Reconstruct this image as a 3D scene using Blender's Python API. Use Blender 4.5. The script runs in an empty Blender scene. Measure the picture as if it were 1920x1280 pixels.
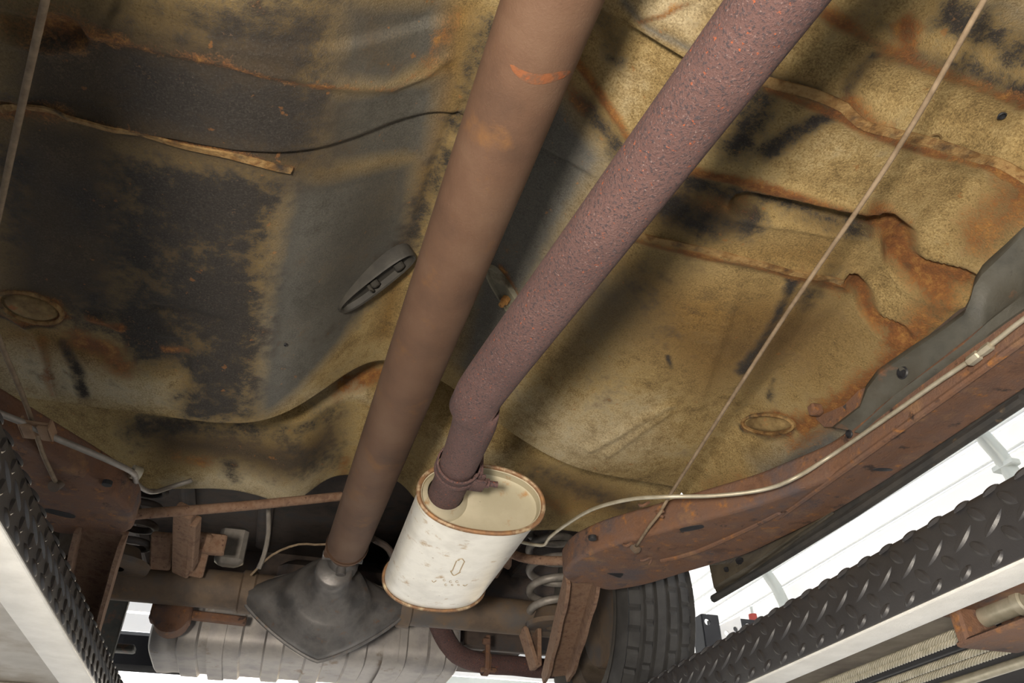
import bpy, math, random
import numpy as np
from mathutils import Vector, Matrix, noise as mnoise
random.seed(4)
PI = math.pi
SC = bpy.context.scene
COL = SC.collection
H = 1.20                      # camera height above the ground; all z below are heights above the camera
# ------------------------------------------------------------------ camera
FPX, CX, CY = 1440.0, 960.0, 640.0
TH, YAW = math.radians(36.8), math.radians(16.4)
hd = np.array([math.sin(YAW), math.cos(YAW), 0.0])
FW = hd*math.cos(TH) + np.array([0, 0, math.sin(TH)])
RT = np.array([math.cos(YAW), -math.sin(YAW), 0.0])
UP = np.cross(RT, FW)
cam = bpy.data.cameras.new('camera')
cam.sensor_width = 36.0
cam.lens = FPX/1920*36.0
cam.clip_start = 0.02
co = bpy.data.objects.new('camera', cam)
COL.objects.link(co)
m = Matrix.Identity(4)
for i in range(3):
    m[i][0], m[i][1], m[i][2] = RT[i], UP[i], -FW[i]
m[2][3] = H
co.matrix_world = m
SC.camera = co
# ------------------------------------------------------------------ world, sun, lamp, exposure
w = bpy.data.worlds.new('sky'); SC.world = w; w.use_nodes = True
nt = w.node_tree
bg = nt.nodes['Background']
sky = nt.nodes.new('ShaderNodeTexSky')
sky.sky_type = 'NISHITA'; sky.sun_disc = False
sky.sun_elevation = math.radians(37); sky.sun_rotation = math.radians(16); sky.dust_density = 3.0
nt.links.new(sky.outputs[0], bg.inputs[0]); bg.inputs[1].default_value = 0.3
def lamp(name, kind, loc, target, energy, color=(1, 1, 1), size=0.2):
    l = bpy.data.lights.new(name, kind); l.energy = energy; l.color = color
    if kind == 'AREA': l.shape = 'DISK'; l.size = size
    if kind == 'SUN': l.angle = math.radians(1.0)
    o = bpy.data.objects.new(name, l); COL.objects.link(o)
    o.location = loc
    o.rotation_euler = (Vector(target)-Vector(loc)).to_track_quat('-Z', 'Y').to_euler()
    return o
lamp('sun', 'SUN', (3.5, 11, 8.5), (0.5, 0.5, 0), 6.5, (1.0, 0.96, 0.9))
lamp('work_light', 'AREA', (-0.28, -0.34, H-0.12), (0.75, 0.9, H+0.62), 35.0, (1.0, 0.90, 0.76), 0.16)
SC.view_settings.view_transform = 'Standard'
SC.view_settings.look = 'None'
SC.view_settings.exposure = 0.35
SC.view_settings.gamma = 1.0
SC.view_settings.use_curve_mapping = False
# ------------------------------------------------------------------ pixel -> point of the place
def ray(px, py):
    return FW + RT*((px-CX)/FPX) + UP*((CY-py)/FPX)
def P(px, py, **k):
    d = ray(px, py)
    (a, v), = k.items()
    i = {'X': 0, 'Y': 1, 'z': 2}[a]
    return d*(v/d[i])
XC = 0.135                    # car centre line
# ------------------------------------------------------------------ geometry helpers
ORG = {}
def root(name, loc, label, cat, group=None):
    o = bpy.data.objects.new(name, None); COL.objects.link(o)
    o.location = (loc[0], loc[1], loc[2]+H); o.empty_display_size = 0.1
    o['label'] = label; o['category'] = cat
    if group: o['group'] = group
    ORG[o.name] = np.array(loc, float)
    return o
def org(o):
    while o.parent: o = o.parent
    return ORG.get(o.name, np.array([0, 0, -H]))
def join(geos):
    V, F, n = [], [], 0
    for v, f in geos:
        v = np.asarray(v, float).reshape(-1, 3)
        V.append(v); F += [tuple(i+n for i in q) for q in f]; n += len(v)
    return np.concatenate(V), F
def put(name, geos, mat, parent=None, smooth=True, label=None, kind=None, auto=40, cat=None):
    if isinstance(geos, tuple): geos = [geos]
    V, F = join(geos)
    me = bpy.data.meshes.new(name)
    o0 = org(parent) if parent else np.array([0, 0, -H])
    me.from_pydata((V-o0).tolist(), [], F); me.update()
    if smooth:
        me.shade_smooth()
        if auto < 180: me.set_sharp_from_angle(angle=math.radians(auto))
    me.materials.append(mat)
    o = bpy.data.objects.new(name, me); COL.objects.link(o)
    if parent: o.parent = parent
    if label: o['label'] = label
    if kind: o['kind'] = kind
    if cat: o['category'] = cat
    return o
def tube(path, r, n=16, caps=True):
    p = np.array([np.asarray(q, float) for q in path]); k = len(p)
    rr = np.full(k, r) if np.isscalar(r) else np.asarray(r, float)
    t = np.gradient(p, axis=0); t /= np.linalg.norm(t, axis=1)[:, None]
    a = np.array([0, 0, 1.0]) if abs(t[0][2]) < .9 else np.array([1.0, 0, 0])
    u = np.cross(t[0], a); u /= np.linalg.norm(u)
    V = []
    for i in range(k):
        u = u - t[i]*np.dot(u, t[i]); u /= np.linalg.norm(u)
        b = np.cross(t[i], u)
        for j in range(n):
            th = 2*PI*j/n
            V.append(p[i]+rr[i]*(math.cos(th)*u+math.sin(th)*b))
    F = [(i*n+j, i*n+(j+1) % n, (i+1)*n+(j+1) % n, (i+1)*n+j) for i in range(k-1) for j in range(n)]
    if caps: F += [tuple(range(n))[::-1], tuple((k-1)*n+j for j in range(n))]
    return np.array(V), F
def dense(path, step=.02):
    p = [np.asarray(q, float) for q in path]; out = [p[0]]
    # Catmull-Rom
    q = [2*p[0]-p[1]]+p+[2*p[-1]-p[-2]]
    for i in range(1, len(q)-2):
        L = max(2, int(np.linalg.norm(q[i+1]-q[i])/step))
        for s in range(1, L+1):
            t = s/L
            out.append(.5*((2*q[i])+(-q[i-1]+q[i+1])*t+(2*q[i-1]-5*q[i]+4*q[i+1]-q[i+2])*t*t+(-q[i-1]+3*q[i]-3*q[i+1]+q[i+2])*t**3))
    return out
def loft(rings, caps=True, closed=True):
    k, n = len(rings), len(rings[0])
    V = np.concatenate([np.asarray(r, float) for r in rings])
    m_ = n if closed else n-1
    F = [(i*n+j, i*n+(j+1) % n, (i+1)*n+(j+1) % n, (i+1)*n+j) for i in range(k-1) for j in range(m_)]
    if caps and closed: F += [tuple(range(n))[::-1], tuple((k-1)*n+j for j in range(n))]
    return V, F
def box(c, s, b=.003, R=None):
    """bevelled box: centre, full size"""
    h = np.asarray(s, float)/2; b = min(b, min(h)*.6)
    rings = []
    for z, ins in ((-h[2], b), (-h[2]+b, 0), (h[2]-b, 0), (h[2], b)):
        x, y = h[0]-ins, h[1]-ins
        cb = b
        rings.append([(x-cb, -y, z), (x, -y+cb, z), (x, y-cb, z), (x-cb, y, z), (-x+cb, y, z), (-x, y-cb, z), (-x, -y+cb, z), (-x+cb, -y, z)])
    V, F = loft(rings)
    if R is not None: V = V @ np.asarray(R).T
    return V+np.asarray(c, float), F
def bar(a, b, w_, t_, up=(0, 0, 1), bev=.002):
    a, b = np.asarray(a, float), np.asarray(b, float)
    d = b-a; L = np.linalg.norm(d); d /= L
    s = np.cross(d, up); s /= np.linalg.norm(s); u = np.cross(s, d)
    return box((a+b)/2, (w_, t_, L), bev, np.stack([s, u, d], 1))
def lathe(prof, c, axis, n=40, ref=None, caps=False):
    """prof: (distance along axis, radius)"""
    ax = np.asarray(axis, float); ax /= np.linalg.norm(ax)
    a = np.array([0, 0, 1.0]) if abs(ax[2]) < .9 else np.array([1.0, 0, 0])
    u = np.cross(ax, a); u /= np.linalg.norm(u); v = np.cross(ax, u)
    rings = [[np.asarray(c)+ax*d+r*(math.cos(2*PI*j/n)*u+math.sin(2*PI*j/n)*v) for j in range(n)] for d, r in prof]
    return loft(rings, caps)
def plate(outer, holes, thick, bevel=.003, mat=None, org_=(0, 0, 0)):
    """flat plate with holes in XY, through-thickness on z; mat = 3x3 axes"""
    cu = bpy.data.curves.new('tmp', 'CURVE'); cu.dimensions = '2D'; cu.fill_mode = 'BOTH'
    cu.extrude = thick/2-bevel; cu.bevel_depth = bevel; cu.bevel_resolution = 2; cu.offset = -bevel
    for pts in [outer]+list(holes):
        s = cu.splines.new('POLY'); s.points.add(len(pts)-1); s.use_cyclic_u = True
        for q, (x, y) in zip(s.points, pts): q.co = (x, y, 0, 1)
    ob = bpy.data.objects.new('tmp', cu); COL.objects.link(ob)
    dg = bpy.context.evaluated_depsgraph_get()
    me = bpy.data.meshes.new_from_object(ob.evaluated_get(dg))
    V = np.array([v.co[:] for v in me.vertices]); F = [tuple(p.vertices) for p in me.polygons]
    bpy.data.objects.remove(ob); bpy.data.meshes.remove(me); bpy.data.curves.remove(cu)
    if mat is not None: V = V @ np.asarray(mat, float).T
    return V+np.asarray(org_, float), F
def ell(cx, cy, a, b, n=20, rot=0, p=2.0):
    out = []
    for j in range(n):
        t = 2*PI*j/n; c, s = math.cos(t), math.sin(t)
        x = a*abs(c)**(2/p)*(1 if c >= 0 else -1); y = b*abs(s)**(2/p)*(1 if s >= 0 else -1)
        out.append((cx+x*math.cos(rot)-y*math.sin(rot), cy+x*math.sin(rot)+y*math.cos(rot)))
    return out
def rnd(poly, r=.02, n=4):
    """round the corners of a polygon"""
    out = []; k = len(poly); P_ = [np.array(p, float) for p in poly]
    for i in range(k):
        a, b, c = P_[i-1], P_[i], P_[(i+1) % k]
        d1, d2 = a-b, c-b; l1, l2 = np.linalg.norm(d1), np.linalg.norm(d2)
        q = min(r, l1*.45, l2*.45); s, e = b+d1/l1*q, b+d2/l2*q
        for j in range(n+1):
            t = j/n; out.append(tuple((1-t)**2*s+2*t*(1-t)*b+t*t*e))
    return out
def ss(a, b, x):
    t = np.clip((x-a)/(b-a), 0, 1); return t*t*(3-2*t)
# ------------------------------------------------------------------ materials
def nm(name):
    M = bpy.data.materials.new(name); M.use_nodes = True
    return M, M.node_tree, M.node_tree.nodes['Principled BSDF']
def noise(nt, vec, scale, detail=6, rough=.6, dist=0):
    n = nt.nodes.new('ShaderNodeTexNoise'); n.inputs['Scale'].default_value = scale
    n.inputs['Detail'].default_value = detail; n.inputs['Roughness'].default_value = rough
    n.inputs['Distortion'].default_value = dist
    nt.links.new(vec, n.inputs['Vector']); return n.outputs['Fac']
def ramp(nt, fac, stops):
    r = nt.nodes.new('ShaderNodeValToRGB'); e = r.color_ramp.elements
    while len(e) < len(stops): e.new(.5)
    for q, (p, c) in zip(e, stops):
        q.position = p; q.color = (c[0], c[1], c[2], 1) if not np.isscalar(c) else (c, c, c, 1)
    nt.links.new(fac, r.inputs[0]); return r.outputs[0]
def mix(nt, fac, a, b, mode='MIX'):
    x = nt.nodes.new('ShaderNodeMix'); x.data_type = 'RGBA'; x.blend_type = mode
    for s, v in ((0, fac), (6, a), (7, b)):
        if hasattr(v, 'is_output'): nt.links.new(v, x.inputs[s])
        elif s == 0: x.inputs[0].default_value = v
        else: x.inputs[s].default_value = (*v, 1)
    return x.outputs[2]
def mth(nt, op, a, b=0.0, clamp=False):
    x = nt.nodes.new('ShaderNodeMath'); x.operation = op; x.use_clamp = clamp
    for i, v in enumerate((a, b)):
        if hasattr(v, 'is_output'): nt.links.new(v, x.inputs[i])
        else: x.inputs[i].default_value = v
    return x.outputs[0]
def bump(nt, bs, h, strength, dist=.002):
    b = nt.nodes.new('ShaderNodeBump'); b.inputs['Strength'].default_value = strength; b.inputs['Distance'].default_value = dist
    nt.links.new(h, b.inputs['Height']); nt.links.new(b.outputs[0], bs.inputs['Normal'])
def surf(name, cols, scale=20, lo=.35, hi=.65, rough=.8, metal=0, bs_=150, bst=.5, spots=(), detail=8, stretch=None, spec=.4, bdist=.002):
    M, nt, bs = nm(name)
    tc = nt.nodes.new('ShaderNodeTexCoord'); vec = tc.outputs['Object']
    if stretch:
        mp = nt.nodes.new('ShaderNodeMapping'); mp.inputs['Scale'].default_value = stretch
        nt.links.new(vec, mp.inputs[0]); vec = mp.outputs[0]
    k = len(cols)
    c = ramp(nt, noise(nt, vec, scale, detail), [(lo+(hi-lo)*i/max(1, k-1), q) for i, q in enumerate(cols)])
    for col, sc, th, wd in spots:
        f = ramp(nt, noise(nt, tc.outputs['Object'], sc, 6, .65), [(th, 0.0), (th+wd, 1.0)])
        c = mix(nt, f, c, col)
    nt.links.new(c, bs.inputs['Base Color'])
    bs.inputs['Roughness'].default_value = rough; bs.inputs['Metallic'].default_value = metal
    bs.inputs['Specular IOR Level'].default_value = spec
    if bst: bump(nt, bs, noise(nt, tc.outputs['Object'], bs_, 5, .7), bst, bdist)
    return M
m_shaft = surf('driveshaft_rust', [(.072, .039, .024), (.106, .057, .034), (.130, .076, .047)], 9, .3, .7, .72, 0, 260, .35,
               [((.16, .078, .030), 14, .58, .16), ((.24, .18, .12), 110, .74, .05), ((.10, .055, .04), 160, .66, .06)])
m_band = surf('orange_band', [(.21, .062, .02), (.12, .06, .034), (.19, .066, .025)], 60, .4, .6, rough=.7)
m_pipe = surf('exhaust_rust', [(.088, .046, .042), (.128, .070, .063)], 14, .3, .7, .85, 0, 330, 1.0,
              [((.05, .036, .04), 330, .52, .08), ((.30, .075, .028), 200, .63, .05), ((.21, .145, .135), 420, .60, .06)], bdist=.003)
m_muf = surf('muffler_shell', [(.62, .60, .55), (.80, .78, .72), (.70, .68, .62)], 10, .3, .7, .38, .35, 60, .12,
             [((.42, .29, .15), 26, .60, .12), ((.35, .29, .20), 90, .66, .06)])
m_mufcap = surf('muffler_cap', [(.40, .36, .26), (.52, .47, .36)], 8, rough=.5, metal=.3, bst=.1, spots=[((.36, .19, .07), 22, .60, .1)])
m_rim = surf('muffler_rim', [(.30, .16, .07), (.20, .11, .06), (.48, .38, .24)], 40, rough=.6, metal=.3, bst=.3)
m_rust = surf('frame_rust', [(.09, .046, .03), (.17, .086, .05), (.145, .082, .058), (.235, .13, .068)], 16, .3, .7, .85, 0, 180, .8,
              [((.30, .13, .04), 40, .58, .12), ((.045, .028, .023), 28, .60, .08), ((.10, .075, .075), 7, .55, .12), ((.20, .13, .09), 90, .68, .05)], bdist=.003)
m_arm = surf('arm_rust', [(.16, .09, .06), (.24, .15, .10), (.19, .105, .065)], 40, rough=.85, bs_=260, bst=.9, spots=[((.10, .05, .035), 120, .6, .06)])
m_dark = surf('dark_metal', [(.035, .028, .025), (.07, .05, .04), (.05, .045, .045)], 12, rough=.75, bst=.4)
m_axle = surf('axle_metal', [(.075, .055, .042), (.13, .09, .06), (.09, .08, .075)], 9, rough=.7, bst=.3, spots=[((.20, .11, .05), 20, .64, .1)])
m_diff = surf('differential_metal', [(.08, .077, .077), (.15, .14, .135), (.105, .10, .098)], 12, rough=.42, metal=.4, bst=.2, spots=[((.16, .11, .08), 40, .6, .1)])
m_tank = surf('tank_metal', [(.22, .205, .205), (.34, .315, .295), (.27, .255, .25)], 8, rough=.5, metal=.3, bst=.15, spots=[((.20, .15, .11), 16, .6, .1)])
m_line = surf('steel_line', [(.36, .32, .24), (.50, .46, .37)], 40, rough=.5, metal=.4, bst=.1)
m_cable = surf('brake_cable', [(.15, .105, .065), (.25, .185, .12)], 60, rough=.7, bs_=400, bst=.3)
m_tire = surf('tyre_rubber', [(.035, .034, .034), (.055, .053, .052)], 20, rough=.75, bs_=200, bst=.2)
m_side = surf('tyre_sidewall', [(.06, .055, .05), (.09, .08, .07)], 14, rough=.8, bst=.2)
m_wheel = surf('wheel_steel', [(.09, .07, .05), (.14, .11, .085), (.10, .085, .075)], 14, rough=.65, bst=.3, spots=[((.24, .11, .04), 18, .62, .08)])
m_spring = surf('spring_steel', [(.22, .20, .18), (.32, .29, .26)], 40, rough=.5, metal=.3, bst=.2)
m_rock = surf('rocker_black', [(.03, .03, .03), (.055, .05, .045)], 18, rough=.7, bst=.4, spots=[((.14, .10, .06), 22, .64, .08)])
m_inner = surf('inner_sill', [(.042, .042, .037), (.075, .072, .060), (.058, .052, .040)], 14, .3, .7, .6, 0, 120, .4,
               [((.20, .09, .045), 9, .56, .1), ((.05, .045, .04), 60, .63, .07)])
m_plate = surf('black_tread_plate', [(.026, .025, .027), (.04, .039, .041)], 8, rough=.42, bs_=320, bst=.15, spots=[((.09, .06, .03), 26, .70, .08)], spec=.5)
m_silver = surf('silver_paint', [(.66, .65, .62), (.78, .77, .74)], 20, rough=.45, metal=.2, bs_=350, bst=.5, spots=[((.30, .20, .10), 18, .72, .05)])
m_inrun = surf('runway_inside', [(.20, .17, .13), (.28, .24, .19), (.16, .13, .11)], 7, rough=.7, bst=.3)
m_inrun_lit = surf('runway_inside_lit', [(.42, .40, .37), (.55, .53, .50), (.36, .32, .27)], 5, rough=.7, bst=.2)  # runway inside with bounced light painted in, for the left deck
m_rope = surf('wire_rope', [(.40, .37, .28), (.54, .50, .40)], 50, rough=.4, metal=.6, bst=0)
m_white = surf('white_sheet', [(.78, .77, .76), (.82, .81, .80)], 2, rough=.5, bst=0)
m_tube = surf('galvanised_tube', [(.55, .58, .55), (.62, .65, .62)], 6, rough=.45, metal=.3, bst=0)
m_conc = surf('concrete', [(.27, .26, .24), (.34, .33, .30), (.30, .29, .27)], 3, rough=.9, bs_=40, bst=.4, bdist=.004)
m_black = surf('black_paint', [(.015, .015, .018), (.025, .025, .028)], 8, rough=.5, bst=.1)
m_red = surf('red_plastic', [(.35, .04, .03), (.42, .06, .04)], 8, rough=.5, bst=0)
# translucent carport sheet
def translucent():
    M, nt, bs = nm('carport_sheet')
    bs.inputs['Base Color'].default_value = (.82, .82, .80, 1); bs.inputs['Roughness'].default_value = .5
    tr = nt.nodes.new('ShaderNodeBsdfTranslucent'); tr.inputs[0].default_value = (.9, .9, .88, 1)
    mx = nt.nodes.new('ShaderNodeMixShader'); mx.inputs[0].default_value = .5
    nt.links.new(bs.outputs[0], mx.inputs[1]); nt.links.new(tr.outputs[0], mx.inputs[2])
    nt.links.new(mx.outputs[0], nt.nodes['Material Output'].inputs[0]); return M
m_sheet = translucent()

# ------------------------------------------------------------------ setting: ground and carport
SX0, SX1, SY0, SY1 = -2.7, 2.75, -4.0, 6.6
def struct(name, geos, mat, parent=None, smooth=False):
    o = put(name, geos, mat, parent, smooth)
    if parent is None: o['kind'] = 'structure'
    return o
struct('floor', box((0, 1, -H-.05), (60, 60, .1), .001), m_conc)
EV, ER = 1.75, .42            # eave height over the camera, eave radius
def eave(s, d=0.0):           # cross-section of one side, from the ground up over the eave towards the ridge
    xw = SX1 if s > 0 else SX0
    pts = [(xw, -H)]
    for z in (-.8, -.4, 0, .35, .7, 1.05, EV-ER): pts.append((xw, z))
    for k in range(1, 7):
        t = k/6*math.radians(74); pts.append((xw-s*ER*(1-math.cos(t)), EV-ER+ER*math.sin(t)))
    return [np.array(p) for p in pts]
RIDGE = 2.75
for s, nm_ in ((1, 'wall_right'), (-1, 'wall_left')):
    pr = eave(s)
    w_ = struct(nm_, box(((SX1+.02) if s > 0 else (SX0-.02), (SY0+SY1)/2, -H+.1), (.05, SY1-SY0, .2), .004), m_tube)
    for a, b in zip(pr[4:-1], pr[5:]):
        d = b-a; L = np.linalg.norm(d); n_ = np.array([d[1], -d[0]])/L*s
        ins = [(-.015, 0), (.06, 0), (.1, .018), (.5, .018), (.9, .018), (.94, 0), (1.015, -.002)]
        V = []; 
        for f, h in ins:
            q = a+d*f+n_*(.03+h)
            V += [(q[0], SY0, q[1]), (q[0], SY1, q[1])]
        for f, h in ins[::-1]:
            q = a+d*f+n_*(.031+h)
            V += [(q[0], SY0, q[1]), (q[0], SY1, q[1])]
        k = len(ins)*2
        F = [(2*i, 2*i+1, (2*i+3) % (2*k), (2*i+2) % (2*k)) for i in range(k)]
        F = [f for f in F]
        struct('panel', (V, F), m_sheet, w_)
roof = struct('ceiling', box(((SX0+SX1)/2, (SY0+SY1)/2, RIDGE+.06), (.3, SY1-SY0, .02), .004), m_white)
for s in (1, -1):
    a = eave(s)[-1]; b = np.array([(SX0+SX1)/2, RIDGE])
    nP = 7
    for i in range(nP):
        p, q = a+(b-a)*i/nP, a+(b-a)*(i+1)/nP
        d = q-p; n_ = np.array([-d[1], d[0]])/np.linalg.norm(d); n_ *= np.sign(n_[1])
        V = []
        for f, h in ((-.01, 0), (.08, 0), (.13, .018), (.87, .018), (.92, 0), (1.01, -.002)):
            c = p+d*f+n_*(.03+h); V += [(c[0], SY0, c[1]), (c[0], SY1, c[1])]
        F = [(2*i_, 2*i_+1, 2*i_+3, 2*i_+2) for i_ in range(5)]
        struct('panel', (V, F), m_sheet, roof)
n = 1
for Y in (-3.9, -1.9, .1, 2.1, 3.75, 5.4, 6.5):
    R_, L_ = eave(1), eave(-1)
    path = [(p[0]-.035, Y, p[1]) for p in R_]+[((SX0+SX1)/2, Y, RIDGE-.03)]+[(p[0]+.035, Y, p[1]) for p in L_[::-1]]
    o = struct('trim_%d' % n, tube(path, .032, 10), m_tube, smooth=True); n += 1
    if Y == 2.1:
        for z in (.70, 1.20, 1.45): struct('bolt', box((SX1-.06, Y, z), (.05, .10, .025), .004), m_tube, o)
back = struct('wall_back', box(((SX0+SX1)/2, SY1+.03, 1.56), (SX1-SX0, .05, .06), .004), m_tube)
for k in range(8):
    z0 = 1.60+k*.150
    hw = (SX1-SX0)/2 if z0 < EV else (SX1-SX0)/2*max(.15, 1-(z0-EV)/(RIDGE+.3-EV))
    struct('panel', [box(((SX0+SX1)/2, SY1+.03, z0+.068), (2*hw, .012, .132), .003)], m_white, back)

# ------------------------------------------------------------------ floor pan heightfield
def arr(*a): return [np.asarray(x, float) for x in a]
def tunnelS(x):
    wl, wr = .164, .277
    return np.where(x < 0, np.exp(-np.abs(x/wl)**2.2), np.exp(-np.abs(x/wr)**2.2))
def base_z(X, Y):
    X, Y = arr(X, Y); x = X-XC
    pan = .80 - .030*ss(1.10, 1.36, Y) + (.012*ss(.45, .42, Y) + .01*ss(.36, .34, Y))*ss(.12, .2, x)
    pan = pan - .02*ss(.66, .80, np.abs(x))*ss(.95, 1.2, Y)
    pan = pan - .085*ss(.79, .88, X)
    tun = .185 + .03*ss(.6, 1.4, Y)
    zf = pan + tun*tunnelS(x)
    # lap step of the middle section over the rear section (line 2) and line 1
    lap = ss(.56, .575, Y)*ss(.728, .722, Y)*ss(.24, .14, x)
    zf = zf - .010*lap
    # heat shield over the tunnel at the front
    ye = .478 + 0*x
    zf = zf - .030*ss(ye+.006, ye, Y)*ss(.03, .09, x)*ss(.30, .24, x)
    # rear wall + kick panel
    hole = 1.06 + 0*x
    kick = .905 - .075*ss(1.55, 1.86, Y) - .012*np.cos((x+.1)*14)*ss(1.6, 1.8, Y) + .10*np.exp(-np.abs(x/np.where(x < 0, .13, .15))**4)
    t1 = ss(1.408, 1.445, Y); t2 = ss(1.52, 1.60, Y)
    kick2 = hole*(1-t2)+kick*t2
    z = zf*(1-t1)+kick2*t1
    t3 = ss(1.865, 1.895, Y)
    return z*(1-t3)+1.10*t3
EXTRA = []                    # height strokes (polyline XY, width, height)
def seg_dist(X, Y, poly):
    d = np.full(X.shape, 9.0)
    for (x0, y0), (x1, y1) in zip(poly[:-1], poly[1:]):
        dx, dy = x1-x0, y1-y0; L2 = dx*dx+dy*dy+1e-12
        t = np.clip(((X-x0)*dx+(Y-y0)*dy)/L2, 0, 1)
        d = np.minimum(d, np.hypot(X-x0-t*dx, Y-y0-t*dy))
    return d
TT = np.linspace(.45, 2.6, 2600)
def on_pan(px, py):
    d = ray(px, py); q = TT[:, None]*d[None, :]
    hit = q[:, 2] >= base_z(q[:, 0], q[:, 1])
    k = int(np.argmax(hit)) if hit.any() else 1200
    return np.array([q[k, 0], q[k, 1], float(base_z(q[k, 0], q[k, 1]))])
def XYs(pts): return [tuple(on_pan(*p)[:2]) for p in pts]
def inside(X, Y, poly):
    c = np.zeros(X.shape, bool); k = len(poly)
    for i in range(k):
        (x0, y0), (x1, y1) = poly[i], poly[i-1]
        c ^= ((y0 > Y) != (y1 > Y)) & (X < (x1-x0)*(Y-y0)/(y1-y0+1e-12)+x0)
    return c
# pixel-traced features on the pan: (points, width m, height m (down is negative))
RIDGES = [
    ([(0, 22), (60, 28), (130, 38), (175, 62), (250, 80), (420, 112), (560, 142), (650, 158), (740, 163), (800, 140), (840, 108)], .007, -.006),
    ([(1290, 312), (1400, 337), (1500, 361), (1600, 385), (1640, 400)], .009, -.008),
    ([(1440, 160), (1560, 200), (1610, 228), (1680, 258), (1760, 282), (1850, 310), (1920, 345)], .016, -.008),
    ([(1540, 10), (1620, 60), (1700, 100), (1760, 120), (1920, 185)], .016, -.008),
    ([(1080, 110), (1110, 152), (1145, 205), (1182, 262)], .006, -.006),
    ([(1190, 440), (1300, 465), (1400, 488), (1500, 512), (1590, 526)], .012, -.008),
    ([(130, 213), (200, 232), (330, 262), (450, 288), (545, 312)], .010, -.006),
    ([(870, 195), (840, 240), (810, 320), (788, 400)], .006, .006),
    # rear beads
    ([(1255, 760), (1180, 800), (1105, 840)], .010, -.007),
    ([(1250, 775), (1190, 815), (1140, 850)], .008, -.006),
    ([(1400, 815), (1360, 850), (1325, 885)], .009, -.006),
    ([(1380, 540), (1345, 640), (1308, 760)], .012, -.006),
    ([(1470, 540), (1420, 640), (1380, 720)], .012, -.006),
    ([(20, 590), (65, 622), (82, 660), (95, 705), (108, 740)], .007, -.006),
    ([(110, 640), (135, 690), (150, 740)], .008, -.006),
    ([(170, 594), (205, 600), (225, 615)], .008, -.006),
    ([(300, 622), (345, 626), (365, 645), (368, 700), (372, 775)], .009, -.007),
    ([(395, 660), (400, 740)], .012, -.006),
    ([(455, 640), (460, 770)], .012, -.005),
    ([(290, 578), (350, 588), (412, 604)], .014, .007),
    ([(1200, 30), (1290, 0)], .006, -.006),
]
CHANS = [   # recessed S-shaped channels
    ([(1400, 385), (1500, 400), (1600, 418), (1650, 420), (1682, 445), (1692, 485), (1715, 515), (1760, 530), (1815, 540)], .020, .024),
    ([(1595, 520), (1618, 545), (1628, 580), (1645, 605), (1690, 622)], .011, .014),
    ([(20, 45), (70, 60), (125, 55)], .018, .010),
]
RX = [(XYs(p), w_, h) for p, w_, h in RIDGES]
CXs = [(XYs(p), w_, h) for p, w_, h in CHANS]
def pan_z(X, Y):
    X, Y = arr(X, Y); z = base_z(X, Y)
    for poly, w_, h in RX:
        d = seg_dist(X, Y, poly); z = z + h*np.exp(-(d/w_)**2)
    for poly, w_, h in CXs:
        d = seg_dist(X, Y, poly); z = z + h*ss(w_*1.35, w_*.65, d) - .004*np.exp(-((d-w_*1.4)/.006)**2)
    return z
def pan_nrm(X, Y):
    e = .01
    n_ = np.array([float(base_z(X+e, Y)-base_z(X-e, Y))/(2*e), float(base_z(X, Y+e)-base_z(X, Y-e))/(2*e), -1.0])
    return n_/np.linalg.norm(n_)
xs = np.linspace(-.80, .945, 342)
ys = np.concatenate([np.linspace(-.9, .2, 40, endpoint=False), np.linspace(.2, 1.36, 290, endpoint=False), np.linspace(1.36, 1.66, 90, endpoint=False), np.linspace(1.66, 1.90, 50)])
GX, GY = np.meshgrid(xs, ys)
GZ = pan_z(GX, GY)
NZ = np.array([[mnoise.noise((x*7, y*7, .3)) for x in xs] for y in ys])
NZ2 = np.array([[mnoise.noise((x*26, y*26, 5.3)) for x in xs] for y in ys])
GZ = GZ + .0035*NZ + .0008*NZ2
# stains, with some light and shade painted in: attributes evaluated in plan
def soft_poly(pts, soft):
    poly = XYs(pts); ins = inside(GX, GY, poly); d = seg_dist(GX, GY, poly+[poly[0]])
    sd = np.where(ins, d, -d)
    return np.clip(sd/soft*.5+.5, 0, 1)
def strokes(lst):
    a = np.zeros(GX.shape)
    for pts, w_, s in lst:
        d = seg_dist(GX, GY, XYs(pts)); a = np.maximum(a, s*np.clip(1.2-.85*d/w_, 0, 1))
    return a
dark = np.zeros(GX.shape)
for pts, soft, s in [
    ([(205, 305), (330, 300), (560, 320), (590, 320), (535, 400), (520, 450), (505, 560), (492, 640), (486, 700), (480, 785), (440, 790), (345, 785), (340, 700), (240, 680), (215, 560)], .045, 1.0), ([(340, 600), (480, 600), (480, 790), (345, 785)], .03, .45),
    ([(235, 100), (420, 120), (560, 150), (630, 165), (600, 300), (400, 268), (230, 220)], .05, .95),
    ([(330, 0), (640, 0), (640, 150), (420, 100), (250, 60)], .06, .75),
    ([(480, 700), (520, 690), (530, 765), (480, 785)], .05, .35),
    ([(110, 340), (180, 340), (190, 420), (130, 430)], .05, .9),
    ([(100, 500), (220, 520), (230, 640), (150, 620)], .05, .7),
]: dark = np.maximum(dark, s*soft_poly(pts, soft))
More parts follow.
